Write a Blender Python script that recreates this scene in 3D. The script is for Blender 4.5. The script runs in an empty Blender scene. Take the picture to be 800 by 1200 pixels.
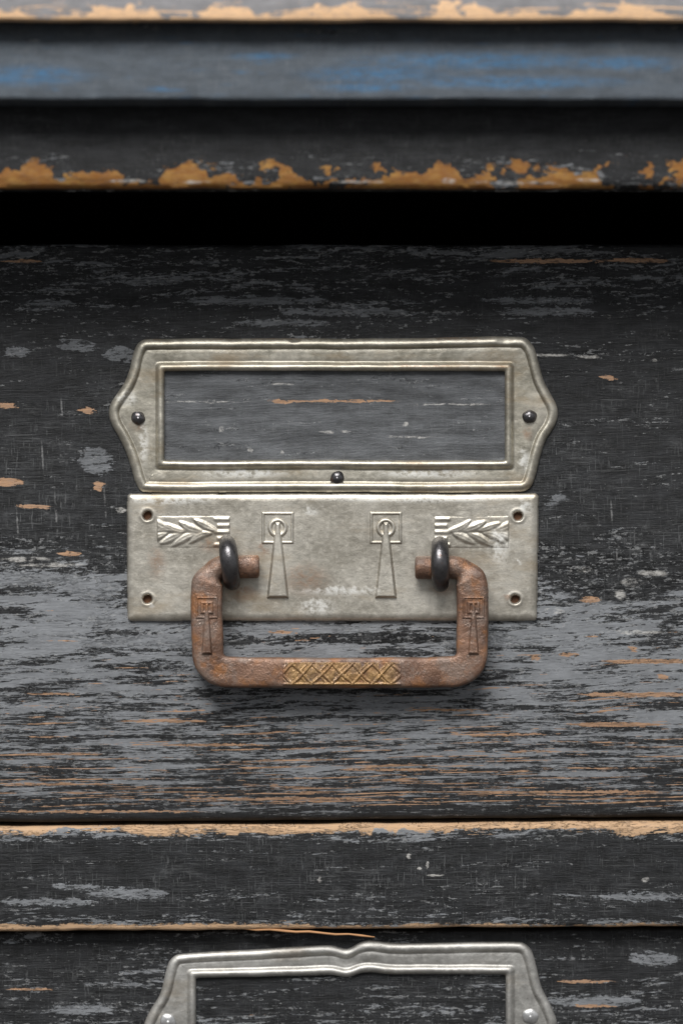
import bpy, bmesh, math, random
import numpy as np
from mathutils import Vector, noise as mnoise

# ------------------------------------------------------------------ camera, world, light
S = 0.0002            # metres per photograph pixel on the drawer front (y = 0)
D = 3000.0            # camera distance in the same pixel units (0.6 m)
scene = bpy.context.scene
COL = scene.collection

cam_data = bpy.data.cameras.new('camera')
cam = bpy.data.objects.new('camera', cam_data); COL.objects.link(cam)
cam.location = (0, -D * S, 0); cam.rotation_euler = (math.radians(90), 0, 0)
cam_data.sensor_fit = 'VERTICAL'; cam_data.sensor_height = 36.0; cam_data.sensor_width = 24.0
cam_data.lens = 36.0 * D / 1200.0
cam_data.clip_start = 0.01; cam_data.clip_end = 50
cam_data.dof.use_dof = True; cam_data.dof.focus_distance = (D - 14) * S; cam_data.dof.aperture_fstop = 5.0
cam_data.dof.aperture_blades = 9
scene.camera = cam

world = bpy.data.worlds.new('World'); scene.world = world; world.use_nodes = True
bg = world.node_tree.nodes['Background']
wn = world.node_tree.nodes; wl = world.node_tree.links
wtc = wn.new('ShaderNodeTexCoord'); wsp = wn.new('ShaderNodeSeparateXYZ'); wmr = wn.new('ShaderNodeMapRange'); wmx = wn.new('ShaderNodeMix')
wl.new(wtc.outputs['Generated'], wsp.inputs[0]); wl.new(wsp.outputs[2], wmr.inputs[0])
wmr.inputs[1].default_value = -0.35; wmr.inputs[2].default_value = 0.25; wmr.interpolation_type = 'SMOOTHSTEP'
wmx.data_type = 'RGBA'; wl.new(wmr.outputs[0], wmx.inputs[0])
wmx.inputs[6].default_value = (0.22, 0.21, 0.20, 1); wmx.inputs[7].default_value = (0.94, 0.97, 1.0, 1)   # floor / pale room
wl.new(wmx.outputs[2], bg.inputs[0]); bg.inputs[1].default_value = 0.54

def area_light(name, loc, target, sx, sy, power, color):
    l = bpy.data.lights.new(name, 'AREA'); l.shape = 'RECTANGLE'; l.size = sx; l.size_y = sy
    l.energy = power; l.color = color
    o = bpy.data.objects.new(name, l); COL.objects.link(o); o.location = loc
    o.rotation_euler = (Vector(target) - Vector(loc)).to_track_quat('-Z', 'Y').to_euler()
    return o
area_light('key_light', (-0.28, -1.42, 1.64), (0, 0, -0.03), 1.3, 0.9, 72, (1.0, 0.985, 0.96))  # large soft key lamp, out of view above and in front

vs = scene.view_settings
vs.view_transform = 'Standard'; vs.look = 'None'; vs.gamma = 1; vs.exposure = 0.0; vs.use_curve_mapping = False

# ------------------------------------------------------------------ helpers
def P(px, py, d=0.0):
    """photograph pixel at depth d (pixels in front of the drawer face) -> world point"""
    k = (D - d) / D
    return ((px - 400) * S * k, -d * S, (600 - py) * S * k)

def mesh_obj(name, verts, faces, mat, parent=None, smooth=True):
    me = bpy.data.meshes.new(name)
    me.from_pydata([tuple(map(float, v)) for v in verts], [], [tuple(map(int, f)) for f in faces])
    me.validate(); me.update()
    bm = bmesh.new(); bm.from_mesh(me)
    bmesh.ops.recalc_face_normals(bm, faces=bm.faces); bm.to_mesh(me); bm.free()
    if smooth:
        me.polygons.foreach_set('use_smooth', [True] * len(me.polygons))
    me.materials.append(mat)
    o = bpy.data.objects.new(name, me); COL.objects.link(o)
    if parent: o.parent = parent
    return o

def empty(name, label, cat, loc=(0, 0, 0)):
    o = bpy.data.objects.new(name, None); COL.objects.link(o); o.empty_display_size = 0.02
    o['label'] = label; o['category'] = cat
    return o

def fbm(x, y, z=0.0, oct=4):
    return mnoise.fractal(Vector((x, y, z)), 1.0, 2.0, oct)

# value-noise on arrays
def vnoise(U, V, seed=0, oct=3):
    rng = np.random.RandomState(seed); T = rng.rand(64, 64)
    out = np.zeros(np.broadcast(U, V).shape); a = 1.0; tot = 0
    for o in range(oct):
        x = U * 2 ** o; y = V * 2 ** o
        xi = np.floor(x).astype(int); yi = np.floor(y).astype(int)
        fx = x - xi; fy = y - yi; fx = fx * fx * (3 - 2 * fx); fy = fy * fy * (3 - 2 * fy)
        g = lambda i, j: T[i % 64, j % 64]
        v = (g(xi, yi) * (1 - fx) + g(xi + 1, yi) * fx) * (1 - fy) + (g(xi, yi + 1) * (1 - fx) + g(xi + 1, yi + 1) * fx) * fy
        out = out + a * (v - 0.5) * 2; tot += a; a *= 0.5
    return out / tot

def sstep(a, b, x):
    t = np.clip((x - a) / (b - a), 0, 1); return t * t * (3 - 2 * t)

# ------------------------------------------------------------------ node expression helper
class E:
    def __init__(s, nt, sock): s.nt = nt; s.s = sock
    def _m(s, op, *a, clamp=False):
        n = s.nt.nodes.new('ShaderNodeMath'); n.operation = op; n.use_clamp = clamp
        for i, x in enumerate((s,) + a):
            if isinstance(x, E): s.nt.links.new(x.s, n.inputs[i])
            else: n.inputs[i].default_value = x
        return E(s.nt, n.outputs[0])
    def __add__(s, o): return s._m('ADD', o)
    __radd__ = __add__
    def __sub__(s, o): return s._m('SUBTRACT', o)
    def __rsub__(s, o): return (s * -1.0) + o
    def __mul__(s, o): return s._m('MULTIPLY', o)
    __rmul__ = __mul__
    def __truediv__(s, o): return s._m('DIVIDE', o)
    def max(s, o): return s._m('MAXIMUM', o)
    def min(s, o): return s._m('MINIMUM', o)
    def abs(s): return s._m('ABSOLUTE')
    def clamp(s): return s._m('ADD', 0.0, clamp=True)
    def step(s, a, b):
        n = s.nt.nodes.new('ShaderNodeMapRange'); n.interpolation_type = 'SMOOTHSTEP'
        s.nt.links.new(s.s, n.inputs[0])
        for i, x in ((1, a), (2, b)):
            if isinstance(x, E): s.nt.links.new(x.s, n.inputs[i])
            else: n.inputs[i].default_value = x
        n.inputs[3].default_value = 0; n.inputs[4].default_value = 1
        return E(s.nt, n.outputs[0])
    def ramp(s, pts):
        """piecewise-linear curve; pts = [(x, value 0..1)...]"""
        x0, x1 = pts[0][0], pts[-1][0]
        t = (s - x0) * (1.0 / (x1 - x0))
        n = s.nt.nodes.new('ShaderNodeValToRGB'); s.nt.links.new(t.s, n.inputs[0])
        el = n.color_ramp.elements
        while len(el) < len(pts): el.new(1.0)
        for e, (x, v) in zip(el, pts): e.position = (x - x0) / (x1 - x0)
        for e, (x, v) in zip(n.color_ramp.elements, pts): e.color = (v, v, v, 1)
        return E(s.nt, n.outputs[0])

class Mat:
    def __init__(m, name, k=1.0):
        m.mat = bpy.data.materials.new(name); m.mat.use_nodes = True
        m.nt = m.mat.node_tree; m.bsdf = m.nt.nodes['Principled BSDF']
        tc = m.nt.nodes.new('ShaderNodeTexCoord'); sp = m.nt.nodes.new('ShaderNodeSeparateXYZ')
        m.nt.links.new(tc.outputs['Object'], sp.inputs[0])
        m.u = E(m.nt, sp.outputs[0]) * (k / S) + 400.0
        m.w = E(m.nt, sp.outputs[1]) * (-k / S)
        m.v = 600.0 - E(m.nt, sp.outputs[2]) * (k / S)
    def vec(m, x, y, z=0.0):
        n = m.nt.nodes.new('ShaderNodeCombineXYZ')
        for i, q in enumerate((x, y, z)):
            if isinstance(q, E): m.nt.links.new(q.s, n.inputs[i])
            else: n.inputs[i].default_value = q
        return n.outputs[0]
    def noise(m, x, y, z=0.0, detail=4, rough=0.6, dist=0.0):
        n = m.nt.nodes.new('ShaderNodeTexNoise'); m.nt.links.new(m.vec(x, y, z), n.inputs['Vector'])
        n.inputs['Scale'].default_value = 1; n.inputs['Detail'].default_value = detail
        n.inputs['Roughness'].default_value = rough; n.inputs['Distortion'].default_value = dist
        return E(m.nt, n.outputs[0])
    def spots(m, feats, uu, vv, a0=0.75, a1=1.05):
        """union of ragged ellipses (u, v, ru, rv)"""
        pos = m.vec(uu, vv); acc = None
        for (u0, v0, ru, rv) in feats:
            a = m.nt.nodes.new('ShaderNodeVectorMath'); a.operation = 'SUBTRACT'
            m.nt.links.new(pos, a.inputs[0]); a.inputs[1].default_value = (u0, v0, 0)
            b = m.nt.nodes.new('ShaderNodeVectorMath'); b.operation = 'MULTIPLY'
            m.nt.links.new(a.outputs[0], b.inputs[0]); b.inputs[1].default_value = (1 / ru, 1 / rv, 0)
            c = m.nt.nodes.new('ShaderNodeVectorMath'); c.operation = 'LENGTH'
            m.nt.links.new(b.outputs[0], c.inputs[0]); e = E(m.nt, c.outputs['Value'])
            acc = e if acc is None else acc.min(e)
        return 1.0 - acc.step(a0, a1)
    def cracks(m, x, y, z, width):
        n = m.nt.nodes.new('ShaderNodeTexVoronoi'); n.feature = 'DISTANCE_TO_EDGE'; n.inputs['Scale'].default_value = 1
        m.nt.links.new(m.vec(x, y, z), n.inputs['Vector'])
        return 1.0 - E(m.nt, n.outputs['Distance']).step(width * 0.4, width)
    def mix(m, f, a, b):
        n = m.nt.nodes.new('ShaderNodeMix'); n.data_type = 'RGBA'
        m.nt.links.new(f.s, n.inputs[0])
        for i, x in ((6, a), (7, b)):
            if isinstance(x, tuple): n.inputs[i].default_value = (*x, 1)
            else: m.nt.links.new(x, n.inputs[i])
        return n.outputs[2]
    def scale(m, col, f):
        n = m.nt.nodes.new('ShaderNodeVectorMath'); n.operation = 'SCALE'
        m.nt.links.new(col, n.inputs[0]); m.nt.links.new(f.s, n.inputs['Scale'])
        return n.outputs[0]
    def out(m, col=None, rough=None, metal=None, bump=None, bump_px=1.0, spec=0.5):
        b = m.bsdf
        for key, val in (('Base Color', col), ('Roughness', rough), ('Metallic', metal)):
            if val is None: continue
            if isinstance(val, E): m.nt.links.new(val.s, b.inputs[key])
            elif isinstance(val, tuple): b.inputs[key].default_value = (*val, 1)
            elif isinstance(val, (int, float)): b.inputs[key].default_value = val
            else: m.nt.links.new(val, b.inputs[key])
        b.inputs['Specular IOR Level'].default_value = spec
        if bump is not None:
            n = m.nt.nodes.new('ShaderNodeBump'); n.inputs['Strength'].default_value = 1.0
            n.inputs['Distance'].default_value = bump_px * S
            m.nt.links.new(bump.s, n.inputs['Height']); m.nt.links.new(n.outputs[0], b.inputs['Normal'])
        return m.mat

BLACK = (0.0105, 0.011, 0.0122); GREY = (0.205, 0.214, 0.228); WOOD = (0.45, 0.270, 0.158); WHITE = (0.62, 0.60, 0.57)

def painted_wood(name, k=1.0, seed=0.0, grey=None, orange=None, slope=0.0, chips=(), greys=(), specks=(), scratches=(),
                 blacks=(), haze=None, window=None, edge=None, blue=None, dark_wood=None, greycol=GREY, streak=1.0, fine0=None, afreq=0.085, base_reach=0.0, ofreq=0.2, opacity=None, edge_n=(0.36, 0.66), blue_at=None, wood_grey=0.55, edge_j=9.0, woodcol=WOOD, edge_d=None):
    """worn black paint over grey paint over bare softwood.
    grey / orange: density of what shows through along v; edge = list of (v_edge, reach, sign)"""
    m = Mat(name, k); u, v = m.u, m.v
    low = (v - fine0).max(0.0) if fine0 else None
    vw = v + (u - 400.0) * slope + (m.noise(u * 0.0035, v * 0.012, seed + 3, 2, 0.5) - 0.5) * 34.0
    if fine0: vw = vw + low * low * 0.0048
    # ragged coordinates for chips
    j1 = m.noise(u * 0.13, v * 0.22, seed + 11, 3, 0.7) - 0.5
    j2 = m.noise(u * 0.06, v * 0.30, seed + 17, 4, 0.7) - 0.5
    ru = u + j1 * 26.0; rv = v + j2 * 11.0
    rub0 = m.noise(u * 0.03, v * 0.05, seed + 13, 6, 0.72)
    # streak fields along the grain
    A = m.noise(u * 0.0095, vw * afreq, seed, 7, 0.64)
    B = m.noise(u * 0.045 * streak, vw * 0.26, seed + 5, 5, 0.76)
    C = m.noise(u * 0.006, v * 0.011, seed + 9, 2, 0.5)
    F = m.noise(u * 0.085, vw * 0.46, seed + 7, 6, 0.82)
    f = A * 0.40 + B * 0.25 + C * 0.08 + F * 0.27
    g = v.ramp(grey) if grey else m.v * 0.0 + 0.3
    t = 0.645 - g * 0.30
    gm0 = f.step(t - 0.004, t + 0.005); gm = gm0
    if greys: gm = gm.max(m.spots(greys, u + j1 * 30.0 + j2 * 34.0, v + j1 * 14.0 + j2 * 16.0, 0.9, 1.0) * (1.0 - (B * 0.6 + F * 0.4).step(0.525, 0.54) * 0.95))
    if blacks: gm = gm * (1.0 - m.spots(blacks, ru, rv, 0.9, 1.0) * (1.0 - (B * 0.6 + F * 0.4).step(0.575, 0.59)))
    grey_cover = v.ramp(opacity) if opacity else m.v * 0.0 + 0.9  # how fully grey covers the black, set by height along v
    gm = gm * (grey_cover + (rub0 - 0.5) * 0.7).clamp()
    if window:
        (x0, x1, y0, y1) = window
        ins = u.step(x0 - 1, x0 + 1) * (1.0 - u.step(x1 - 1, x1 + 1)) * v.step(y0 - 1, y0 + 1) * (1.0 - v.step(y1 - 1, y1 + 1))
        gm = gm.max(ins * (0.20 + m.noise(u * 0.012, v * 0.05, seed + 40, 6, 0.68).step(0.28, 0.72) * 0.42))
    # bare wood along the hard late-wood lines
    O = m.noise(u * 0.0075, vw * ofreq, seed + 21, 3, 0.55) * 0.70 + j2 * 0.30 + 0.15
    o = v.ramp(orange) if orange else m.v * 0.0
    ot = 0.80 - o * 0.30
    om = O.step(ot - 0.004, ot + 0.006) * o.step(0.02, 0.1)
    if chips: om = om.max(m.spots(chips, u + j1 * 22.0 + j2 * 26.0, v + j2 * 7.0 + j1 * 5.0, 0.85, 1.0) * (j1 * 0.5 + F * 0.5 + 0.25).step(0.40, 0.45))
    if edge:
        for (v0, reach, sign, sd) in edge:
            en = m.noise(u * 0.016, v * 0.02, seed + sd, 5, 0.62)
            lim = en.step(*edge_n) * reach + base_reach
            dist = (v - v0) * sign            # grows away from the edge
            fine = j1 * edge_j + j2 * edge_j
            e1 = 1.0 - (dist + fine - lim).step(-1.2, 1.4)
            if edge_d is not None: e1 = e1 * m.w.step(edge_d - 5.0, edge_d)
            om = om.max(e1)
    # fine scratches, craquelure and dusty rubbing
    hz = v.ramp(haze) if haze else m.v * 0.0 + 0.25
    patch = m.noise(u * 0.011, v * 0.016, seed + 35, 4, 0.6).step(0.40, 0.62)
    rub = m.noise(u * 0.05, v * 0.08, seed + 37, 8, 0.78)
    sh = m.noise(u * 0.02, v * 0.55, seed + 31, 3, 0.65)
    crk = m.cracks(u * 0.11 + j1 * 1.2, v * 0.20 + j2 * 0.9, seed, 0.075)
    sv = m.noise(u * 0.46, v * 0.045, seed + 33, 3, 0.65)
    scr = (sh.step(0.56, 0.66) * 0.40).max(sv.step(0.56, 0.65) * 0.36).max(crk * rub.step(0.44, 0.60) * 0.16) * hz * (0.3 + patch * 0.7)
    scr = scr.max(rub.step(0.50, 0.70) * hz * patch * 0.42)
    dust = m.noise(u * 0.34, v * 0.38, seed + 41, 2, 0.6).step(0.72, 0.77) * 0.7
    # colours
    grain = m.noise(u * 0.006, vw * 0.4, seed + 51, 4, 0.6)
    tone = m.noise(u * 0.03, v * 0.07, seed + 55, 7, 0.74)
    woodc = m.mix(grain, tuple(c * q for c, q in zip(woodcol, (0.60, 0.55, 0.5))), tuple(c * q for c, q in zip(woodcol, (1.18, 1.22, 1.3))))
    if dark_wood: woodc = m.mix(tone.step(0.42, 0.66), dark_wood, woodc)
    woodc = m.mix(F.step(0.46, 0.62) * wood_grey, woodc, (0.27, 0.215, 0.18))
    blk = m.mix(tone.step(0.35, 0.70), tuple(c * 0.55 for c in BLACK), tuple(c * 2.1 for c in BLACK))
    grc = m.mix(tone.step(0.30, 0.70), tuple(c * 0.78 for c in greycol), tuple(c * 1.18 for c in greycol))
    if blue:
        bm_ = m.noise(u * 0.012, v * 0.09, seed + 61, 5, 0.7).step(*blue[0])
        bm_ = bm_.max(m.spots(blue_at, ru, rv, 0.2, 1.3) * (0.15 + (F * 0.5 + B * 0.5).step(0.44, 0.56) * 0.85)) if blue_at else bm_
        grc = m.mix(bm_, grc, blue[1])
    col = m.mix(gm, blk, grc)
    col = m.mix(scr.clamp(), col, (0.24, 0.245, 0.25))
    # pale flecks where the black has chipped at the edge of the grey
    fl = (1.0 - ((f - t) * 28.0).abs()).max(0.0) * (j1 + j2).step(0.06, 0.12)
    col = m.mix(fl * 0.9, col, (0.40, 0.405, 0.41))
    col = m.mix(om, col, woodc)
    col = m.mix((dust * hz).clamp(), col, (0.30, 0.29, 0.28))
    if specks: col = m.mix(m.spots(specks, u + j1 * 12.0, v + j2 * 8.0, 0.6, 1.0) * (rub).step(0.42, 0.56) * 0.62, col, WHITE)
    if scratches: col = m.mix(m.spots(scratches, u + j1 * 2.0 + (v - 600.0) * -0.06, v, 0.3, 1.0) * rub.step(0.42, 0.55) * 0.5, col, (0.30, 0.30, 0.30))
    h = (1.0 - gm0) * 1.0 + grain * 0.25 + F * 0.5
    rough = 0.42 + gm * 0.14 + om * 0.22 + tone * 0.14
    return m.out(col, rough, 0.0, h, 2.6, 0.30)

# ------------------------------------------------------------------ materials
M = {}
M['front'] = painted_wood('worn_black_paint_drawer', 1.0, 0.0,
    grey=[(270, .30), (300, .42), (345, .36), (420, .25), (520, .22), (610, .24), (650, .42), (690, .50), (740, .545), (800, .545), (860, .51), (905, .48), (948, .38), (960, .2), (1000, .2)],
    orange=[(270, .0), (630, .0), (720, .42), (780, .58), (850, .68), (905, .78), (942, .84), (952, .3), (970, .0)],
    slope=0.045, streak=1.0, fine0=740, afreq=0.062, ofreq=0.15,
    chips=[(8, 565, 21, 5), (42, 594, 20, 2.5), (83, 649, 14, 3), (116, 570, 6, 6), (8, 475, 12, 4), (103, 481, 9, 4), (714, 443, 7, 3), (692, 703, 12, 4.5),
           (760, 775, 58, 3), (742, 761, 6, 3), (665, 767, 14, 2.5), (627, 771, 5, 4), (745, 814, 70, 3), (720, 849, 60, 2.6), (775, 793, 6, 3),
           (640, 306, 70, 2.6), (745, 305, 40, 2.6), (390, 470, 80, 1.6), (330, 471, 12, 2.4), (24, 306, 26, 2),
           (60, 813, 30, 1.4), (190, 845, 55, 1.7), (330, 741, 16, 2), (520, 832, 50, 1.4), (585, 861, 60, 1.6), (250, 873, 70, 1.6),
           (470, 902, 80, 1.4), (700, 928, 90, 1.6), (120, 951, 130, 1.5), (330, 936, 120, 1.6), (70, 919, 80, 1.2)],
    greys=[(112, 540, 20, 17), (655, 595, 15, 17), (40, 678, 60, 9), (110, 690, 34, 14), (150, 724, 110, 9), (170, 752, 100, 9), (40, 742, 60, 6), (640, 365, 60, 5), (630, 352, 70, 4),
           (90, 405, 24, 7), (20, 412, 16, 6), (140, 415, 20, 9), (300, 352, 90, 5), (400, 365, 80, 5), (330, 378, 60, 4), (700, 760, 40, 6), (350, 737, 90, 7), (560, 750, 90, 9),
           (170, 330, 40, 4), (60, 355, 30, 4)],
    blacks=[(40, 625, 110, 20), (110, 480, 60, 30), (720, 640, 110, 70), (690, 470, 90, 70), (430, 748, 110, 7), (130, 660, 30, 14), (740, 400, 90, 30), (60, 380, 80, 12)],
    specks=[(260, 503, 4, 4.5), (294, 528, 4, 2.5), (330, 531, 3, 3), (703, 310, 3, 2.5), (658, 733, 4, 3), (740, 682, 16, 6), (726, 697, 7, 7), (765, 672, 20, 4), (30, 655, 36, 3.5), (60, 662, 44, 2.5), (142, 598, 7, 3.5), (648, 716, 14, 4), (740, 741, 40, 3),
            (712, 371, 4, 2.5), (766, 422, 4, 2.5), (480, 512, 30, 1.4), (330, 450, 16, 1.4), (475, 497, 5, 3), (640, 416, 30, 2), (690, 418, 16, 2), (395, 506, 26, 2.0), (240, 471, 60, 1.3), (530, 474, 50, 1.2), (680, 668, 18, 4)],
    scratches=[(66, 602, 1.6, 34), (20, 614, 1.6, 24), (80, 478, 1.6, 16), (54, 535, 1.6, 22), (124, 590, 1.6, 28), (716, 600, 1.6, 18), (719, 650, 1.4, 12)],
    opacity=[(270, .55), (400, .60), (600, .68), (660, 1.0), (960, 1.0)],  # grey covers less towards the top of the board
    haze=[(270, .15), (400, .28), (520, .6), (600, .8), (700, .75), (760, .35), (960, .25)],
    window=(188, 596, 432, 543))
M['rail'] = painted_wood('worn_black_paint_rail', 1.0, 40.0,
    grey=[(950, .6), (980, .42), (990, .24), (1030, .22), (1050, .30), (1066, .30), (1080, .42), (1095, .45)],
    orange=[(950, .9), (976, .8), (982, .3), (990, .0), (1068, .0), (1080, .56), (1095, .66)], slope=0.01,
    edge=[(962, 10, 1, 81), (1092, 4, -1, 91)], base_reach=7.0, wood_grey=0.35, woodcol=(0.55, 0.36, 0.21),
    blacks=[(200, 1010, 200, 14), (560, 1030, 160, 22)],
    greys=[(150, 1046, 50, 6), (60, 1056, 60, 4), (90, 1038, 30, 3), (250, 1000, 70, 2.4), (750, 1050, 50, 5)],
    specks=[(479, 1003, 4, 3.5), (491, 1017, 3, 2), (375, 1030, 2.5, 4), (755, 1030, 4, 4), (500, 1012, 2, 6), (510, 1025, 12, 1.2)],
    haze=[(950, .4), (1020, .7), (1095, .6)])
M['lower'] = painted_wood('worn_black_paint_lower_drawer', 1.006, 70.0,
    grey=[(1080, .24), (1110, .30), (1200, .36), (1500, .45), (1800, .4)],
    orange=[(1080, .0), (1130, .2), (1180, .34), (1300, .3), (1800, .3)], slope=0.01,
    chips=[(690, 1157, 36, 2), (700, 1186, 26, 2), (30, 1166, 30, 1.5)],
    greys=[(90, 1190, 40, 6), (700, 1180, 60, 6), (770, 1130, 30, 8)],
    haze=[(1080, .5), (1200, .6), (1800, .5)])
M['fascia'] = painted_wood('worn_black_paint_fascia', D / (D - 160), 110.0,
    grey=[(100, .0), (150, .04), (180, .22), (215, .34), (230, .2)],
    orange=[(100, 0), (140, .12), (170, .05), (230, .1)],
    edge=[(219, 37, -1, 85)], dark_wood=(0.24, 0.098, 0.020), edge_d=155.0, edge_n=(0.38, 0.62), base_reach=-4.0, wood_grey=0.22, edge_j=17.0, woodcol=(0.42, 0.225, 0.055), specks=[(150, 212, 30, 2.2), (420, 213, 40, 2.2), (525, 212, 10, 4), (600, 214, 60, 2), (690, 211, 18, 3), (230, 213, 20, 2)], haze=[(100, .3), (230, .4)])
M['band'] = painted_wood('worn_blue_grey_paint_moulding', D / (D - 190), 150.0,
    grey=[(20, .72), (40, .78), (60, .88), (110, .95), (125, .7)], orange=[(20, 0), (130, 0)],
    blue=((0.58, 0.75), (0.036, 0.120, 0.235)), blue_at=[(560, 72, 150, 12), (440, 88, 90, 12), (600, 98, 140, 9), (720, 74, 80, 9), (310, 66, 40, 5), (30, 90, 80, 14), (430, 104, 60, 6)], greycol=(0.066, 0.080, 0.097),
    haze=[(20, .5), (125, .5)])
M['toplip'] = painted_wood('worn_paint_top_board', D / (D - 210), 190.0,
    grey=[(-300, .6), (-20, .6), (10, .95), (30, .8)], orange=[(-300, .3), (-5, .3), (6, .75), (30, .9)], slope=0.0,
    edge=[(22, 24, -1, 87)], edge_d=200.0, edge_n=(0.38, 0.64), base_reach=-1.0, woodcol=(0.68, 0.44, 0.25), greycol=(0.19, 0.185, 0.19), haze=[(-300, .3), (30, .3)])
M['inside'] = painted_wood('dark_painted_interior', 1.0, 230.0, grey=[(0, .05), (1500, .05)], orange=[(0, 0), (1500, 0)], haze=[(0, .1), (1500, .1)])

def raw_wood():
    m = Mat('bare_softwood'); g = m.noise(m.u * 0.01, m.v * 0.3, m.w * 0.3, 4, 0.6)
    return m.out(m.mix(g, (0.28, 0.14, 0.06), (0.55, 0.30, 0.15)), 0.7, 0.0, g, 1.0, 0.3)
M['wood'] = raw_wood()

def aged_metal(name, base, dark, seed, rough=0.40, brown=0.5, white=(), rust=(), metal=0.82):
    m = Mat(name); u, v = m.u, m.v
    big = m.noise(u * 0.014, v * 0.018, seed, 5, 0.6)
    fine = m.noise(u * 0.11, v * 0.13, seed + 4, 6, 0.7)
    pit = m.noise(u * 0.34, v * 0.36, seed + 8, 3, 0.6)
    rub = m.noise(u * 0.02, v * 0.5, seed + 12, 4, 0.6)
    j = (fine - 0.5) * 22.0
    c = m.mix(big.step(0.3, 0.7), dark, base)
    c = m.mix((1.0 - fine.step(0.28, 0.48)) * 0.35, c, tuple(x * 0.55 for x in dark))
    c = m.mix(fine.step(0.45, 0.75) * 0.55, c, tuple(min(1, x * 1.35) for x in base))
    bn = m.noise(u * 0.009, v * 0.022, seed + 20, 6, 0.65).step(0.50, 0.70)
    c = m.mix(bn * brown, c, (0.30, 0.235, 0.155))
    pits = pit.step(0.66, 0.72)
    c = m.mix(pits * 0.6, c, (0.10, 0.085, 0.07))
    if rust: c = m.mix(m.spots(rust, u + j, v + j, 0.1, 1.25) * fine.step(0.30, 0.62) * 0.6, c, (0.27, 0.125, 0.055))
    r = rough - 0.11 + big * 0.14 + fine * 0.20 + bn * 0.06
    met = metal - bn * 0.25 * brown - pits * 0.3
    if white:
        wm = m.spots(white, u + j, v + j, 0.3, 1.15) * fine.step(0.35, 0.6)
        c = m.mix(wm * 0.75, c, (0.62, 0.62, 0.60)); met = met - wm * 0.5; r = r + wm * 0.1
    h = fine * 0.7 + big * 1.3 + rub * 0.1 + pit * 0.15
    return m.out(c, r, met, h, 0.5)
M['plate'] = aged_metal('aged_nickel_plate', (0.55, 0.52, 0.46), (0.36, 0.332, 0.28), 3.0, 0.40, 0.6,
    white=[(372, 712, 26, 11), (200, 588, 60, 5), (480, 586, 120, 4), (615, 595, 10, 9), (190, 665, 6, 3), (585, 640, 14, 26), (365, 600, 9, 6), (400, 693, 60, 6), (178, 710, 5, 3), (608, 660, 3, 3)],
    rust=[(285, 695, 22, 12), (360, 680, 30, 22), (250, 640, 18, 10), (520, 690, 18, 10), (185, 660, 12, 20), (310, 645, 8, 8), (595, 700, 8, 4)])
M['holder'] = aged_metal('aged_nickel_label_holder', (0.50, 0.47, 0.405), (0.32, 0.298, 0.243), 17.0, 0.38, 0.75,
    white=[(290, 556, 60, 6), (150, 468, 14, 10), (170, 520, 6, 30), (500, 556, 70, 6), (615, 540, 8, 16)],
    rust=[(162, 500, 9, 7), (330, 397, 60, 2), (260, 397, 30, 2), (530, 397, 60, 2), (560, 546, 6, 3), (618, 508, 6, 10), (180, 397, 14, 3), (500, 430, 60, 1.5), (590, 430, 14, 2)])
M['holder_low'] = aged_metal('dull_zinc_label_holder', (0.50, 0.49, 0.465), (0.34, 0.33, 0.31), 29.0, 0.46, 0.35)
M['zinc'] = aged_metal('zinc_nail', (0.56, 0.56, 0.56), (0.38, 0.38, 0.38), 31.0, 0.36, 0.1)

def dark_iron():
    m = Mat('dark_iron'); f = m.noise(m.u * 0.12, m.v * 0.12, m.w * 0.12, 5, 0.65); b = m.noise(m.u * 0.05, m.v * 0.05, m.w * 0.05 + 9, 3)
    c = m.mix(f, (0.045, 0.042, 0.044), (0.17, 0.165, 0.17)); c = m.mix(b.step(0.60, 0.70) * 0.5, c, (0.16, 0.07, 0.03))
    return m.out(c, 0.20 + f * 0.2, 0.85, f, 0.7)
M['iron'] = dark_iron()

def rusty(name, gold=False):
    m = Mat(name); u, v, w = m.u, m.v, m.w
    b = m.noise(u * 0.022, v * 0.026, w * 0.03, 5, 0.6); f = m.noise(u * 0.13, v * 0.13, w * 0.13, 6, 0.72); g = m.noise(u * 0.4, v * 0.4, w * 0.4, 3, 0.6)
    c = m.mix(b.step(0.32, 0.68), (0.105, 0.055, 0.035), (0.25, 0.145, 0.098))
    c = m.mix(m.noise(u * 0.03, v * 0.035, w * 0.03 + 5, 5, 0.65).step(0.46, 0.62) * 0.7, c, (0.31, 0.135, 0.050))
    c = m.mix(f.step(0.52, 0.66) * 0.5, c, (0.070, 0.045, 0.038))
    c = m.mix(m.noise(u * 0.026, v * 0.026, w * 0.03 + 31, 6, 0.7).step(0.45, 0.60) * 0.7, c, (0.20, 0.155, 0.130))
    c = m.mix((1.0 - v.step(640.0, 730.0)) * f.step(0.36, 0.56) * 0.6, c, (0.085, 0.048, 0.034))
    if gold:
        gx = (u - 400.5 * 1.0).abs() * 1.0
        fade = 1.0 - (gx + (f - 0.5) * 26.0).step(56.0, 70.0)
        c = m.mix(fade * (0.55 + b.step(0.35, 0.6) * 0.4), c, m.mix(f.step(0.25, 0.62), (0.13, 0.068, 0.030), (0.37, 0.225, 0.095)))
    bare = m.noise(u * 0.05, v * 0.05, w * 0.05 + 20, 5, 0.7).step(0.56, 0.66)
    c = m.mix(bare * 0.30, c, (0.40, 0.33, 0.29))
    met = 0.26 + bare * 0.40 + (0.08 if gold else 0.0)
    r = 0.30 - bare * 0.10 + f * 0.14 - (0.06 if gold else 0)
    return m.out(c, r, met, f * 1.2 + g * 0.5 + b * 1.6, 1.2, 0.5)
M['rust'] = rusty('rusty_iron'); M['gold'] = rusty('golden_rust_patina', True)

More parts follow.
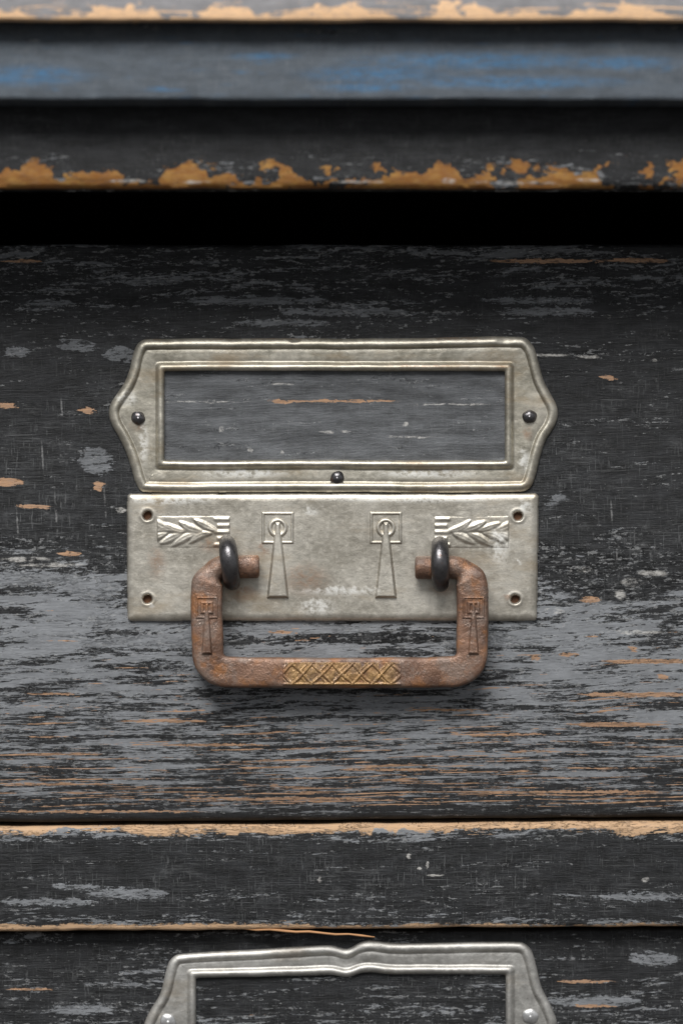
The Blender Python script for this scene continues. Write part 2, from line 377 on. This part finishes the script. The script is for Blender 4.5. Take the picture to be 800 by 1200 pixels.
def plain(name, a, b, rough):
    m = Mat(name); f = m.noise(m.u * 0.2, m.v * 0.2, m.w * 0.2, 4, 0.6)
    return m.out(m.mix(f, a, b), rough, 0.0, f, 1.0)
M['hole'] = plain('rusty_hole', (0.012, 0.007, 0.004), (0.13, 0.052, 0.018), 0.85)

# ------------------------------------------------------------------ boards (profile swept along x)
def board(name, prof, x0, x1, mat, parent, nx=220, wob=0.5, tilt=0.0, seed=0):
    """prof: closed list of (depth, v, wobble weight) in drawer-plane pixels; extruded along x (pixels)."""
    n = len(prof); V = []; F = []
    xs = np.linspace(x0, x1, nx)
    for x in xs:
        for i, (d, v, wt) in enumerate(prof):
            a = fbm(x * 0.02, v * 0.02, seed + 3.1, 4) * wob * wt; b = fbm(x * 0.015, v * 0.02, seed + 8.7, 4) * wob * wt
            V.append((((x - 400) * S), -(d + a) * S, (600 - (v + b + tilt * (x - 400))) * S))
    for i in range(nx - 1):
        for j in range(n):
            a = i * n + j; b = i * n + (j + 1) % n
            F.append((a, b, b + n, a + n))
    F.append(tuple(range(n))); F.append(tuple((nx - 1) * n + j for j in range(n)))
    o = mesh_obj(name, V, F, mat, parent)
    me = o.data
    bm = bmesh.new(); bm.from_mesh(me)
    for e in bm.edges:
        if len(e.link_faces) == 2 and e.calc_face_angle(0) > math.radians(50): e.smooth = False
    bm.to_mesh(me); bm.free()
    return o

def rounded_front(d_front, d_back, v_top, v_bot, r_top, r_bot, nr=6, nf=14):
    p = []
    for i in range(nr + 1):
        a = math.pi / 2 * i / nr
        p.append((d_front - r_top + r_top * math.sin(a), v_top + r_top - r_top * math.cos(a), 1.0))
    for i in range(1, nf):
        p.append((d_front, v_top + r_top + (v_bot - r_bot - v_top - r_top) * i / nf, 0.6))
    for i in range(nr + 1):
        a = math.pi / 2 * i / nr
        p.append((d_front - r_bot + r_bot * math.cos(a), v_bot - r_bot + r_bot * math.sin(a), 1.0))
    p.append((d_back, v_bot, 0)); p.append((d_back, v_top, 0))
    return p
def kv(py, d):      # photograph row at depth d -> drawer-plane row
    return 600 + (py - 600) * (D - d) / D

X0, X1 = -420, 1220
TILT = -0.0085
cabinet = empty('cabinet', 'worn black and blue-grey painted wooden cabinet framing the drawers', 'cabinet')

# cornice: fascia, sloping band, top board
fd, bd, td = 160, 202, 214
board('fascia_board', [(90, kv(118, fd) - 6, 0), (fd - 4, kv(118, fd) - 6, 0), (fd, kv(118, fd), .3), (fd, kv(150, fd), .6), (fd, kv(180, fd), .6), (fd, kv(205, fd), .8),
      (fd - 1, kv(214, fd), 1), (fd - 4, kv(219, fd), 1), (fd - 10, kv(221, fd) - 1, 1), (fd - 40, kv(221, fd) - 4, 0), (90, kv(221, fd) - 5, 0)], X0 - 20, X1 + 20, M['fascia'], cabinet, 260, 1.6, seed=1)
bp = [(60, kv(28, bd), 0)]
for i in range(9):
    t = i / 8
    bp.append((bd - 20 + 20 * t, kv(28 + 84 * t, bd - 20 + 20 * t), .6))
bp += [(bd, kv(115, bd), 1), (bd - 2, kv(117, bd), 1), (bd - 8, kv(117.5, bd), .6), (60, kv(117.5, bd), 0)]
board('cornice_moulding', bp, X0 - 30, X1 + 30, M['band'], cabinet, 220, 1.0, seed=2)
board('top_board', [(40, -40, 0), (td - 60, -40, 0), (td - 36, -10, .5), (td - 18, kv(-12, td - 18), .8), (td - 6, kv(4, td - 6), .8), (td, kv(16, td), 1), (td, kv(22, td), 1), (td - 4, kv(25, td), 1),
      (td - 20, kv(25, td) - 5, .5), (90, kv(25, td) - 8, 0), (40, kv(25, td) - 8, 0)], X0 - 50, X1 + 50, M['toplip'], cabinet, 240, 1.3, seed=3)
# rail between the drawers, tilted slightly as the old frame is
rail = board('rail', rounded_front(6, -150, 966, 1088, 9, 5, 6, 8), X0, X1, M['rail'], cabinet, 260, 1.4, TILT, seed=4)
# carcass behind
def boxpart(name, d0, d1, xa, xb, va, vb, mat, parent):
    V = [((x - 400) * S, -d * S, (600 - v) * S) for x in (xa, xb) for d in (d0, d1) for v in (va, vb)]
    F = [(0, 1, 3, 2), (4, 6, 7, 5), (0, 4, 5, 1), (2, 3, 7, 6), (0, 2, 6, 4), (1, 5, 7, 3)]
    return mesh_obj(name, V, F, mat, parent, smooth=False)
boxpart('side_panel', -1500, 30, X0 - 80, X0 - 4, 200, 1790, M['inside'], cabinet)
boxpart('side_panel', -1500, 30, X1 + 4, X1 + 80, 200, 1790, M['inside'], cabinet)
boxpart('top_panel', -1500, 92, X0 - 80, X1 + 80, 120, 196, M['inside'], cabinet)
boxpart('back_panel', -1560, -1498, X0 - 80, X1 + 80, 120, 1790, M['inside'], cabinet)
boxpart('bottom_rail', -1500, 0, X0 - 2, X1 + 2, 1716, 1800, M['lower'], cabinet)
boxpart('runner', -1500, -149, X0 - 2, X0 + 90, 974, 1040, M['inside'], cabinet)
boxpart('runner', -1500, -149, X1 - 90, X1 + 2, 957, 1040, M['inside'], cabinet)

# splinter lifting from the lower edge of the rail
def tube(name, pts, rads, mat, parent, nseg=8):
    V = []; F = []; n = len(pts)
    for i, (p, r) in enumerate(zip(pts, rads)):
        a = Vector(pts[max(0, i - 1)]); b = Vector(pts[min(n - 1, i + 1)]); t = (b - a).normalized()
        s = t.cross(Vector((0, 1, 0))).normalized(); q = s.cross(t).normalized()
        for k in range(nseg):
            an = 2 * math.pi * k / nseg
            V.append(Vector(p) + (s * math.cos(an) + q * math.sin(an)) * r)
    for i in range(n - 1):
        for k in range(nseg):
            F.append((i * nseg + k, i * nseg + (k + 1) % nseg, (i + 1) * nseg + (k + 1) % nseg, (i + 1) * nseg + k))
    F.append(tuple(range(nseg))); F.append(tuple((n - 1) * nseg + k for k in range(nseg)))
    return mesh_obj(name, V, F, mat, parent)
sp = [P(285 + i * 15.4, 1088.5 + 9 * (i / 10) ** 1.2 + 0.8 * math.sin(i * 2.1), 2 + 5 * (i / 10)) for i in range(11)]
o = tube('splinter', sp, [S * r for r in (.6, 1.2, 1.5, 1.6, 1.5, 1.5, 1.3, 1.3, 1.1, 1.4, .6)], M['wood'], rail, 6)

# ------------------------------------------------------------------ upper drawer
drawer = empty('drawer', 'middle drawer, scraped black and grey paint, with nickel label holder and rusty drop handle', 'drawer')
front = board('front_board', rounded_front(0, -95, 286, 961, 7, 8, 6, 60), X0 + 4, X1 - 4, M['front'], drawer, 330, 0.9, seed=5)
# the tilt of the lower edge follows the rail
for vtx in front.data.vertices:
    v = 600 - vtx.co.z / S
    t = max(0.0, (v - 700) / 261)
    vtx.co.z -= TILT * (vtx.co.x / S) * t * t * S
boxpart('drawer_side', -1300, -94, X0 + 6, X0 + 66, 330, 975.5, M['wood'], drawer)
boxpart('drawer_side', -1300, -94, X1 - 66, X1 - 6, 330, 958, M['wood'], drawer)
boxpart('drawer_back', -1360, -1298, X0 + 6, X1 - 6, 330, 940, M['wood'], drawer)
boxpart('drawer_bottom', -1300, -94, X0 + 64, X1 - 64, 915, 935, M['wood'], drawer)

lower = empty('drawer', 'lower drawer of scraped black paint with a bent, kinked zinc label holder below the rail', 'drawer')
board('front_board', rounded_front(-18, -110, 1094, 1712, 5, 5, 5, 30), X0 + 4, X1 - 4, M['lower'], lower, 240, 0.8, TILT * 0.7, seed=6)
boxpart('drawer_side', -1300, -109, X0 + 6, X0 + 66, 1140, 1716.5, M['wood'], lower)
boxpart('drawer_side', -1300, -109, X1 - 66, X1 - 6, 1140, 1716.5, M['wood'], lower)
boxpart('drawer_back', -1360, -1298, X0 + 6, X1 - 6, 1140, 1700, M['wood'], lower)
boxpart('drawer_bottom', -1300, -109, X0 + 64, X1 - 64, 1670, 1690, M['wood'], lower)

# ------------------------------------------------------------------ stamped label holder
def catmull(pts, n_per=10, closed=True):
    pts = [np.array(p, float) for p in pts]; out = []; n = len(pts)
    for i in range(n):
        p0, p1, p2, p3 = pts[i - 1], pts[i], pts[(i + 1) % n], pts[(i + 2) % n]
        for k in range(n_per):
            t = k / n_per
            # centripetal-ish via standard uniform with tension
            m1 = (p2 - p0) * 0.5; m2 = (p3 - p1) * 0.5
            L = np.linalg.norm(p2 - p1); 
            for mm in (m1, m2):
                l = np.linalg.norm(mm)
                if l > L: mm *= L / l
            out.append((2*t**3-3*t**2+1)*p1 + (t**3-2*t**2+t)*m1 + (-2*t**3+3*t**2)*p2 + (t**3-t**2)*m2)
    return np.array(out)
def resample(poly, n):
    q = np.vstack([poly, poly[:1]]); L = np.r_[0, np.cumsum(np.linalg.norm(np.diff(q, axis=0), axis=1))]
    t = np.linspace(0, L[-1], n, endpoint=False)
    return np.c_[np.interp(t, L, q[:, 0]), np.interp(t, L, q[:, 1])]
def normals_in(poly):
    t = np.roll(poly, -2, 0) - np.roll(poly, 2, 0); t /= np.linalg.norm(t, axis=1)[:, None] + 1e-9
    nrm = np.c_[-t[:, 1], t[:, 0]]
    if (nrm * (poly.mean(0) - poly)).sum() < 0: nrm = -nrm
    return nrm
def rrect(x0, x1, y0, y1, r):
    pts = []
    for (cx, cy, a0) in ((x1 - r, y0 + r, -90), (x1 - r, y1 - r, 0), (x0 + r, y1 - r, 90), (x0 + r, y0 + r, 180)):
        for k in range(9):
            a = math.radians(a0 + 90 * k / 8); pts.append((cx + r * math.cos(a), cy + r * math.sin(a)))
    return np.array(pts)

def label_holder(name, outline, rect, mat, parent, base=0.0, warp=None, N=900, hz=1.0, seed=0, sharp=False, dents=()):
    out = resample(catmull(outline, 12), N)
    nin = normals_in(out)
    x0, x1, y0, y1 = rect
    cx, cy = (x0 + x1) / 2, (y0 + y1) / 2
    def ray_rect(poly_src, grow, r):
        rr = resample(rrect(x0 - grow, x1 + grow, y0 - grow, y1 + grow, r), 2400)
        # match by scaled angle so corners follow corners
        a_r = np.arctan2((rr[:, 1] - cy) / (y1 - y0 + 2 * grow), (rr[:, 0] - cx) / (x1 - x0 + 2 * grow))
        a_s = np.arctan2((poly_src[:, 1] - cy) / (out[:, 1].max() - out[:, 1].min()), (poly_src[:, 0] - cx) / ((out[:, 0].max() - out[:, 0].min()) * 0.90))
        order = np.argsort(a_r); ar = a_r[order]; rr = rr[order]
        ar3 = np.r_[ar - 2 * np.pi, ar, ar + 2 * np.pi]; r3 = np.vstack([rr, rr, rr])
        return np.c_[np.interp(a_s, ar3, r3[:, 0]), np.interp(a_s, ar3, r3[:, 1])]
    rings = []
    for (off, h) in ((0, -1.0), (0, 1.6), (0.6, 2.9), (2.0, 4.6), (4.0, 6.2), (6.2, 7.0), (8.4, 6.9), (9.8, 6.0), (10.8, 4.6), (11.6, 3.2), (12.2, 2.4), (13.4, 2.8)):
        rings.append((out + nin * off, h * hz))
    outer_last = rings[-1][0]
    rA = ray_rect(out, 12.5, 5)
    for t in (0.33, 0.66, 1.0):
        rings.append((outer_last * (1 - t) + rA * t, 2.8 * hz))
    for (g, h, r) in ((11.2, 2.5, 5), (10, 3.6, 5), (8.6, 6.0, 4.5), (7, 7.8, 4), (5, 8.6, 3.5), (3, 8.2, 3), (1.4, 6.6, 2.4), (0.4, 4.6, 2), (0, 2.5, 2), (0, -1.0, 2)):
        rings.append((ray_rect(out, g, r), h * hz))
    V = []; F = []
    for ri, (pts, h) in enumerate(rings):
        dn = vnoise(pts[:, 0] * 0.03 + 50, pts[:, 1] * 0.03 + 50, seed, 3)
        dz = vnoise(pts[:, 0] * 0.02 + 10, pts[:, 1] * 0.02 + 90, seed + 1, 3)
        dn2 = vnoise(pts[:, 0] * 0.12 + 20, pts[:, 1] * 0.12 + 20, seed + 2, 2)
        for i, (x, y) in enumerate(pts):
            hh = h + (dn[i] * 0.55 + dn2[i] * 0.22 if h > 0 else 0)
            for (dx, dy, rr, amt) in dents:
                q = math.hypot(x - dx, (y - dy) * 1.6) / rr
                if q < 1 and h > 0: hh -= amt * (1 - q * q) ** 2; 
            yy = y + dz[i] * 0.9
            if warp: x, yy = warp(x, yy)
            V.append(P(x, yy, base + hh))
    for r in range(len(rings) - 1):
        for i in range(N):
            a = r * N + i; b = r * N + (i + 1) % N
            F.append((a, b, b + N, a + N))
    return mesh_obj(name, V, F, mat, parent)

left = [(172, 397), (162, 402), (156, 415), (152, 433), (145.5, 449), (136, 463), (129.5, 474), (128, 486), (132, 499), (140, 513), (148, 530), (154, 548), (159, 565), (168, 576.5)]
right = [(610, 576.5), (621, 571), (627, 557), (632, 537), (639, 516), (648, 502), (653, 488), (651.5, 475), (644.5, 461), (636, 444), (630.5, 424), (624, 405), (611, 395)]
outl = [(x, y) for x, y in left] + [(300, 577), (480, 577)] + right + [(480, 396), (300, 397)]
holder = label_holder('label_holder', outl, (193, 591, 435, 539), M['holder'], drawer, 0.0, seed=4, dents=[(345, 398, 9, 2.2), (592, 399, 13, 2.4), (480, 545, 30, .8), (250, 440, 30, .6)])

def dome(name, px, py, r, base, h, mat, parent, squash=1.0, seed=0):
    V = []; F = []; nr, ns = 8, 28
    for i in range(nr + 1):
        a = math.pi / 2 * i / nr
        for k in range(ns):
            t = 2 * math.pi * k / ns
            w = 1 + 0.05 * math.sin(2 * t + seed) + 0.03 * math.sin(5 * t + seed * 2)
            rr = r * w * math.cos(a)
            V.append(P(px + rr * math.cos(t), py + rr * math.sin(t) * squash, base + h * math.sin(a) - (1.5 if i == 0 else 0)))
    for i in range(nr):
        for k in range(ns):
            F.append((i * ns + k, i * ns + (k + 1) % ns, (i + 1) * ns + (k + 1) % ns, (i + 1) * ns + k))
    F.append(tuple(nr * ns + k for k in range(ns)))
    return mesh_obj(name, V, F, mat, parent)
for i, (x, y) in enumerate(((162, 489.5), (620, 488), (395, 560))):
    dome('nail', x, y, 8.3, 2.4, 6.5, M['iron'], holder, 1.0, i * 1.7)

# lower holder: thinner bright sheet, kinked in the middle
lo = [(210, 1111), (199, 1119), (194, 1135), (188, 1160), (176, 1182), (169, 1202), (176, 1222), (188, 1244), (196, 1266), (202, 1284), (212, 1290),
      (330, 1290), (500, 1290), (608, 1290), (620, 1284), (627, 1264), (634, 1242), (646, 1220), (652, 1199), (646, 1180), (634, 1156), (628, 1132), (621, 1112), (608, 1104), (500, 1105), (330, 1108)]
def warp_low(x, y):
    top = max(0.0, 1 - (y - 1100) / 110)
    y2 = y + top * (8 * max(0.0, (400 - x) / 200) + 6 * math.exp(-((x - 406) / 12) ** 2) - 4 * math.exp(-((x - 432) / 18) ** 2))
    return x, y2
holder2 = label_holder('label_holder', lo, (230, 592, 1142, 1252), M['holder_low'], lower, -18.0, warp_low, hz=0.85, seed=9, dents=[(408, 1124, 16, 1.2), (432, 1122, 20, -2.6)])
for i, (x, y) in enumerate(((197, 1197), (621, 1191))):
    dome('nail', x, y, 9.5, -15.8, 4.0, M['zinc'], holder2, 1.0, i)

# ------------------------------------------------------------------ height-field sheets
def field(name, rect, res, hfun, base, mat, parent, skirt=True):
    x0, x1, y0, y1 = rect
    nx = int((x1 - x0) / res) + 1; ny = int((y1 - y0) / res) + 1
    U, Vv = np.meshgrid(np.linspace(x0, x1, nx), np.linspace(y0, y1, ny))
    H = hfun(U, Vv) + base
    H[0, :] -= 4; H[-1, :] -= 4; H[:, 0] -= 4; H[:, -1] -= 4      # edges sink into the carrier
    k = (D - H) / D
    co = np.stack([(U - 400) * S * k, -H * S, (600 - Vv) * S * k], -1).reshape(-1, 3)
    idx = np.arange(nx * ny).reshape(ny, nx)
    f = np.stack([idx[:-1, :-1], idx[1:, :-1], idx[1:, 1:], idx[:-1, 1:]], -1).reshape(-1, 4)
    me = bpy.data.meshes.new(name)
    me.vertices.add(len(co)); me.vertices.foreach_set('co', co.ravel())
    me.loops.add(f.size); me.loops.foreach_set('vertex_index', f.ravel())
    me.polygons.add(len(f)); me.polygons.foreach_set('loop_start', np.arange(0, f.size, 4)); me.polygons.foreach_set('loop_total', np.full(len(f), 4))
    me.update(); me.validate()
    me.polygons.foreach_set('use_smooth', np.ones(len(f), bool)); me.materials.append(mat)
    o = bpy.data.objects.new(name, me); COL.objects.link(o); o.parent = parent
    return o

PT = 7.0    # plate thickness
HOLES = [(173, 604), (606.5, 604.5), (173, 702), (603, 702)]
def plate_h(U, V):
    x0, x1, y0, y1 = 149.5, 630.5, 578.5, 727.5
    # right end leans in slightly towards the bottom
    x1 = x1 - (V - 578) * 0.012
    r = 5.0
    cx, cy = (x0 + x1) / 2, (y0 + y1) / 2
    qx = np.abs(U - cx) - ((x1 - x0) / 2 - r); qy = np.abs(V - cy) - ((y1 - y0) / 2 - r)
    d = -(np.hypot(np.maximum(qx, 0), np.maximum(qy, 0)) + np.minimum(np.maximum(qx, qy), 0) - r)
    d = d + vnoise(U * 0.05 + 9, V * 0.05 + 9, 5, 2) * 0.5
    t = np.clip(d / 9.0, 0, 1)
    h = np.where(d <= 0, -1.0, 2.2 + (PT - 2.2) * np.sqrt(np.clip(1 - (1 - t) ** 2, 0, 1)))
    h = h + np.where(d > 0, vnoise(U * 0.02 + 5, V * 0.02 + 5, 7, 3) * 0.45 * t, 0)
    for (hx, hy) in HOLES:
        q = np.hypot(U - hx, (V - hy) * 1.03) + vnoise(U * 0.2, V * 0.2, 3, 1) * 0.4
        h = h * sstep(5.0, 6.2, q) + 0.5 * (1 - sstep(5.0, 6.2, q)) + 0.5 * np.exp(-((q - 8) / 1.8) ** 2) * (q > 6)
    return h
plate = field('handle_plate', (148, 632, 577, 729), 0.8, plate_h, 0.0, M['plate'], drawer)
for (hx, hy) in HOLES:
    V = [P(hx, hy, 1.0)] + [P(hx + 5.4 * math.cos(a), hy + 5.4 * math.sin(a), 0.9) for a in np.linspace(0, 2 * math.pi, 16, endpoint=False)]
    mesh_obj('screw_hole', V, [(0, 1 + (i + 1) % 16, 1 + i) for i in range(16)], M['hole'], plate)

def seg_dist(U, V, a, b):
    ax, ay = a; bx, by = b; L2 = (bx - ax) ** 2 + (by - ay) ** 2
    t = np.clip(((U - ax) * (bx - ax) + (V - ay) * (by - ay)) / L2, 0, 1)
    return np.hypot(U - (ax + t * (bx - ax)), V - (ay + t * (by - ay)))
def ridge(d, w): return np.clip(1 - (d / w) ** 2, 0, 1)

def pendant(cx, sq, stem_top, stem_bot, w0, w1, cy, half, ring_r, H, lw, square=False):
    def h(U, V):
        out = np.full(U.shape, -0.5)
        q = np.maximum(np.abs(U - cx), np.abs(V - cy))
        out = np.maximum(out, -0.5 + (H * 0.55 + 0.5) * ridge(np.abs(q - half), lw))
        rr = np.maximum(np.abs(U - cx), np.abs(V - cy)) if square else np.hypot(U - cx, V - cy)
        out = np.maximum(out, -0.5 + (H * 0.75 + 0.5) * ridge(np.abs(rr - ring_r), lw * 1.5))
        t = (V - stem_top) / (stem_bot - stem_top); w = w0 + (w1 - w0) * np.clip(t, 0, 1)
        e = np.minimum(w - np.abs(U - cx), np.minimum(V - stem_top, stem_bot - V))
        hh = np.sqrt(np.clip(e / (1.3 * lw), 0, 1))
        crown = 0.95 + 0.55 * np.clip(t, 0, 1)
        out = np.maximum(out, np.where(e > 0, -0.5 + (H * crown + 0.5) * hh, -0.5))
        return out
    return h
field('pendant_ornament', (304, 348, 597, 706), 0.6, pendant(325.5, 34, 612, 701, 3.0, 13, 618.5, 17, 9, 3.2, 2.2), PT, M['plate'], plate)
field('pendant_ornament', (430, 474, 597, 706), 0.6, pendant(452, 34, 612, 701, 3.0, 13, 618.5, 17, 9, 3.2, 2.2), PT, M['plate'], plate)

def leaf_panel(xo, xi, y0, y1):
    """laurel leaves running from the inner bound end (xi) to the outer end (xo)"""
    s = 1 if xo > xi else -1; L = abs(xo - xi)
    leaves = []
    for i in range(4):
        a0 = 0.22 + i * 0.20
        leaves.append((a0 * L + 2, 1, 27 + 3 * (i % 2), 13 + 3 * (i % 2), 5.6)); leaves.append((a0 * L - 4, -1, 28, -14 + 2 * (i % 3), 5.0 + i % 2))
    leaves.append((0.72 * L, 0, 25, 0, 5.0))
    cy = (y0 + y1) / 2
    def h(U, V):
        out = np.full(U.shape, -0.5)
        a = (U - xi) * s; b = V - cy
        frame_e = np.minimum(np.minimum(a, L - a), np.minimum(V - y0, y1 - V))
        inside = frame_e > 0
        base = np.where(inside, np.clip(frame_e / 1.5, 0, 1) * 0.75 - 0.35, -0.5)
        out = np.maximum(out, base)
        for n, (la, lb, ln, rise, wd) in enumerate(leaves):
            ex, ey = ln, rise; nn = math.hypot(ex, ey); ex /= nn; ey /= nn
            t = ((a - la) * ex + (b - lb) * ey) / nn; q = -(a - la) * ey + (b - lb) * ex
            q = q + (2.2 + 1.6 * math.sin(n * 2.3 + xo)) * np.sin(t * 3.0) * (1 if rise >= 0 else -1)
            w = wd * np.sin(np.pi * np.clip(t, 0, 1)) ** 0.7 + 1e-3
            body = np.where((t > 0) & (t < 1) & (np.abs(q) < w), (1 - (q / w) ** 2) * 2.6 - 0.9 * np.exp(-(q / 0.9) ** 2) + 0.3 + 0.12 * n % 0.4, -0.5)
            out = np.maximum(out, np.where(inside, body, -0.5))
        # bound stripes at the inner end
        st = (np.cos(b * 2 * np.pi / 7.5) * 0.5 + 0.5) * 1.9 + 0.2
        out = np.maximum(out, np.where(inside & (a < 0.20 * L + 2 * np.cos(b * .4)), st * np.clip(frame_e / 2, 0, 1), -0.5))
        out = out * (1.15 + 0.45 * vnoise(U * 0.09, V * 0.09, int(xo), 2)) + vnoise(U * 0.25, V * 0.25, 4, 2) * 0.3
        for _ in range(6):
            out[1:-1, 1:-1] = (out[:-2, 1:-1] + out[2:, 1:-1] + out[1:-1, :-2] + out[1:-1, 2:] + 2 * out[1:-1, 1:-1]) / 6
        return np.where(inside, out * 0.58, -0.5)
    return h
field('leaf_ornament', (181, 273, 601, 646), 0.55, leaf_panel(184, 270, 604.5, 642.5), PT, M['plate'], plate)
field('leaf_ornament', (505, 599, 601, 646), 0.55, leaf_panel(596, 508, 604.5, 642.5), PT, M['plate'], plate)

# ------------------------------------------------------------------ iron eyes and drop handle
def eye(px, py, lean, seed):
    V = []; F = []; n, ms = 64, 20
    R, tr = 23.0, 9.6; cd = PT + 14
    for i in range(n):
        a = 2 * math.pi * i / n
        fr = tr * (1.0 + 0.10 * math.cos(a)) * (1 + 0.03 * math.sin(3 * a + seed))
        for k in range(ms):
            b = 2 * math.pi * k / ms
            rad = R + fr * math.cos(b)
            dep = cd + rad * math.cos(a) * 1.0; vv = py - rad * math.sin(a)
            x = px + fr * 1.02 * math.sin(b) + lean * (vv - py) / 33.0
            V.append(P(x, vv, dep))
    for i in range(n):
        for k in range(ms):
            F.append((i * ms + k, i * ms + (k + 1) % ms, ((i + 1) % n) * ms + (k + 1) % ms, ((i + 1) % n) * ms + k))
    return mesh_obj('handle_eye', V, F, M['iron'], plate)
eye(269, 659, 3.5, 0.4); eye(515.5, 661, 0.5, 2.0)

def bail():
    # centre line in photo pixels with half width, half depth, squareness, depth
    key = []
    def add(x, y, w, t, n, d): key.append((x, y, w, t, n, d))
    cl = []
    def arc(cx, cy, r, a0, a1, k):
        return [(cx + r * math.cos(math.radians(a0 + (a1 - a0) * i / k)), cy + r * math.sin(math.radians(a0 + (a1 - a0) * i / k))) for i in range(k + 1)]
    L = [(304, 664), (300, 664), (292, 664), (284, 664), (276, 664)] + arc(267, 688, 24.5, -90, -180, 12)[0:] + [(242.0, 700), (242, 715), (242.5, 730), (243.0, 745), (243.5, 756)] + arc(266, 765, 22.5, 180, 90, 14) + [(280, 788), (295, 788), (315, 788), (340, 788.3), (370, 788.6)]
    R = [(486, 665), (490, 665), (498, 665), (506, 665), (514, 665)] + arc(528.5, 689, 24.5, -90, 0, 12) + [(553.2, 700), (553.3, 715), (553.2, 730), (553, 745), (552.5, 756)] + arc(530.5, 764.5, 22.5, 0, 90, 14) + [(515, 787.6), (500, 788), (480, 788), (455, 788.3), (425, 788.6)]
    pts = L + [(398, 788.7)] + R[::-1]
    pts = np.array(pts, float)
    Lc = np.r_[0, np.cumsum(np.linalg.norm(np.diff(pts, axis=0), axis=1))]
    n = 330; t = np.linspace(0, Lc[-1], n)
    C = np.c_[np.interp(t, Lc, pts[:, 0]), np.interp(t, Lc, pts[:, 1])]
    # light smoothing keeps the corners round
    for _ in range(6): C[1:-1] = (C[:-2] + 2 * C[1:-1] + C[2:]) / 4
    T = np.gradient(C, axis=0); T /= np.linalg.norm(T, axis=1)[:, None]
    Nn = np.c_[T[:, 1], -T[:, 0]]
    total = Lc[-1]; V = []; F = []; ms = 44
    for i in range(n):
        s = min(t[i], total - t[i])          # distance from the nearer pin end
        round_ = 1 - float(sstep(56, 72, s))   # 1 on the pins
        hw = 13.6 * round_ + 18.6 * (1 - round_)
        hw -= 0.7 * float(sstep(170, 220, s))
        hd = 12.6 * round_ + 14.0 * (1 - round_)
        ex = 2.0 * round_ + 5.5 * (1 - round_)
        cap = 1.0
        if s < 4: cap = 0.80 + 0.20 * math.sqrt(max(0, 1 - (1 - s / 4) ** 2))
        dep = (PT + 14) * 1.0 + 3.0 * (1 - round_)
        for k in range(ms):
            a = 2 * math.pi * k / ms
            ca, sa = math.cos(a), math.sin(a)
            x = math.copysign(abs(ca) ** (2 / ex), ca) * hw * cap; y = math.copysign(abs(sa) ** (2 / ex), sa) * hd * cap
            p = C[i] + Nn[i] * x
            q = fbm(p[0] * 0.05, p[1] * 0.05, y * 0.05, 3) * 0.55
            p = C[i] + Nn[i] * (x + q * (1 if x > 0 else -1) * 0.8)
            V.append(P(p[0], p[1], dep + y + q * 0.4))
    for i in range(n - 1):
        for k in range(ms):
            F.append((i * ms + k, i * ms + (k + 1) % ms, (i + 1) * ms + (k + 1) % ms, (i + 1) * ms + k))
    F.append(tuple(range(ms))); F.append(tuple((n - 1) * ms + k for k in range(ms)))
    return mesh_obj('drop_handle', V, F, M['rust'], drawer)
handle = bail()
FD = PT + 14 + 3 + 14.0   # front face depth
def crowned(hf, axis, c):
    # relief that follows the crowned face of the bar
    def h(U, V):
        r = np.clip(np.abs((U if axis == 'x' else V) - c) / 18.4, 0, 0.98)
        return hf(U, V) - 14.0 * (1 - (1 - r ** 5.5) ** (1 / 5.5))
    return h
field('pendant_ornament', (228, 257, 697, 771), 0.5, crowned(pendant(242.5, 24, 706, 767, 2.2, 6.5, 712, 11.5, 5.5, 2.4, 1.8, True), 'x', 242.5), FD - 0.1, M['rust'], handle)
field('pendant_ornament', (540, 569, 697, 771), 0.5, crowned(pendant(554.5, 24, 706, 767, 2.2, 6.5, 712, 11.5, 5.5, 2.4, 1.8, True), 'x', 553.2), FD - 0.1, M['rust'], handle)

def braid(U, V):
    x0, x1, y0, y1 = 331, 470, 776, 803.5
    e = np.minimum(np.minimum(U - x0, x1 - U), np.minimum(V - y0, y1 - V))
    P_ = 23.2; a = (U - x0) / P_; b = (V - (y0 + y1) / 2) / 13.0
    h = np.full(U.shape, 0.2)
    for s in (1, -1):
        ph = (a + s * b * 0.55 + 0.03 * np.sin(a * 5)) % 1.0
        d = np.minimum(ph, 1 - ph) * P_ * 0.75
        h = np.maximum(h, 0.2 + (1.9 if s > 0 else 1.5) * ridge(d, 2.3))
        ph2 = (a + s * b * 0.55 + 0.24) % 1.0
        d2 = np.minimum(ph2, 1 - ph2) * P_ * 0.75
        h = np.maximum(h, 0.2 + 0.7 * ridge(d2, 1.5))
    lens = np.clip(1 - (((a * 1.0) % 1.0 - 0.5) / 0.33) ** 2 - (b / 0.75) ** 2, 0, 1)
    h = np.maximum(h, 0.2 + 1.0 * lens)
    h = np.maximum(h, 1.9 * ridge(np.abs(V - (y1 - 2.0)), 1.8))
    h = h + vnoise(U * 0.15, V * 0.15, 12, 2) * 0.35
    return np.where(e > 0, h * np.clip(e / 1.0, 0, 1), -0.5)
field('braided_panel', (329, 472, 774, 805), 0.5, crowned(braid, 'y', 788.3), FD - 0.1, M['gold'], handle)
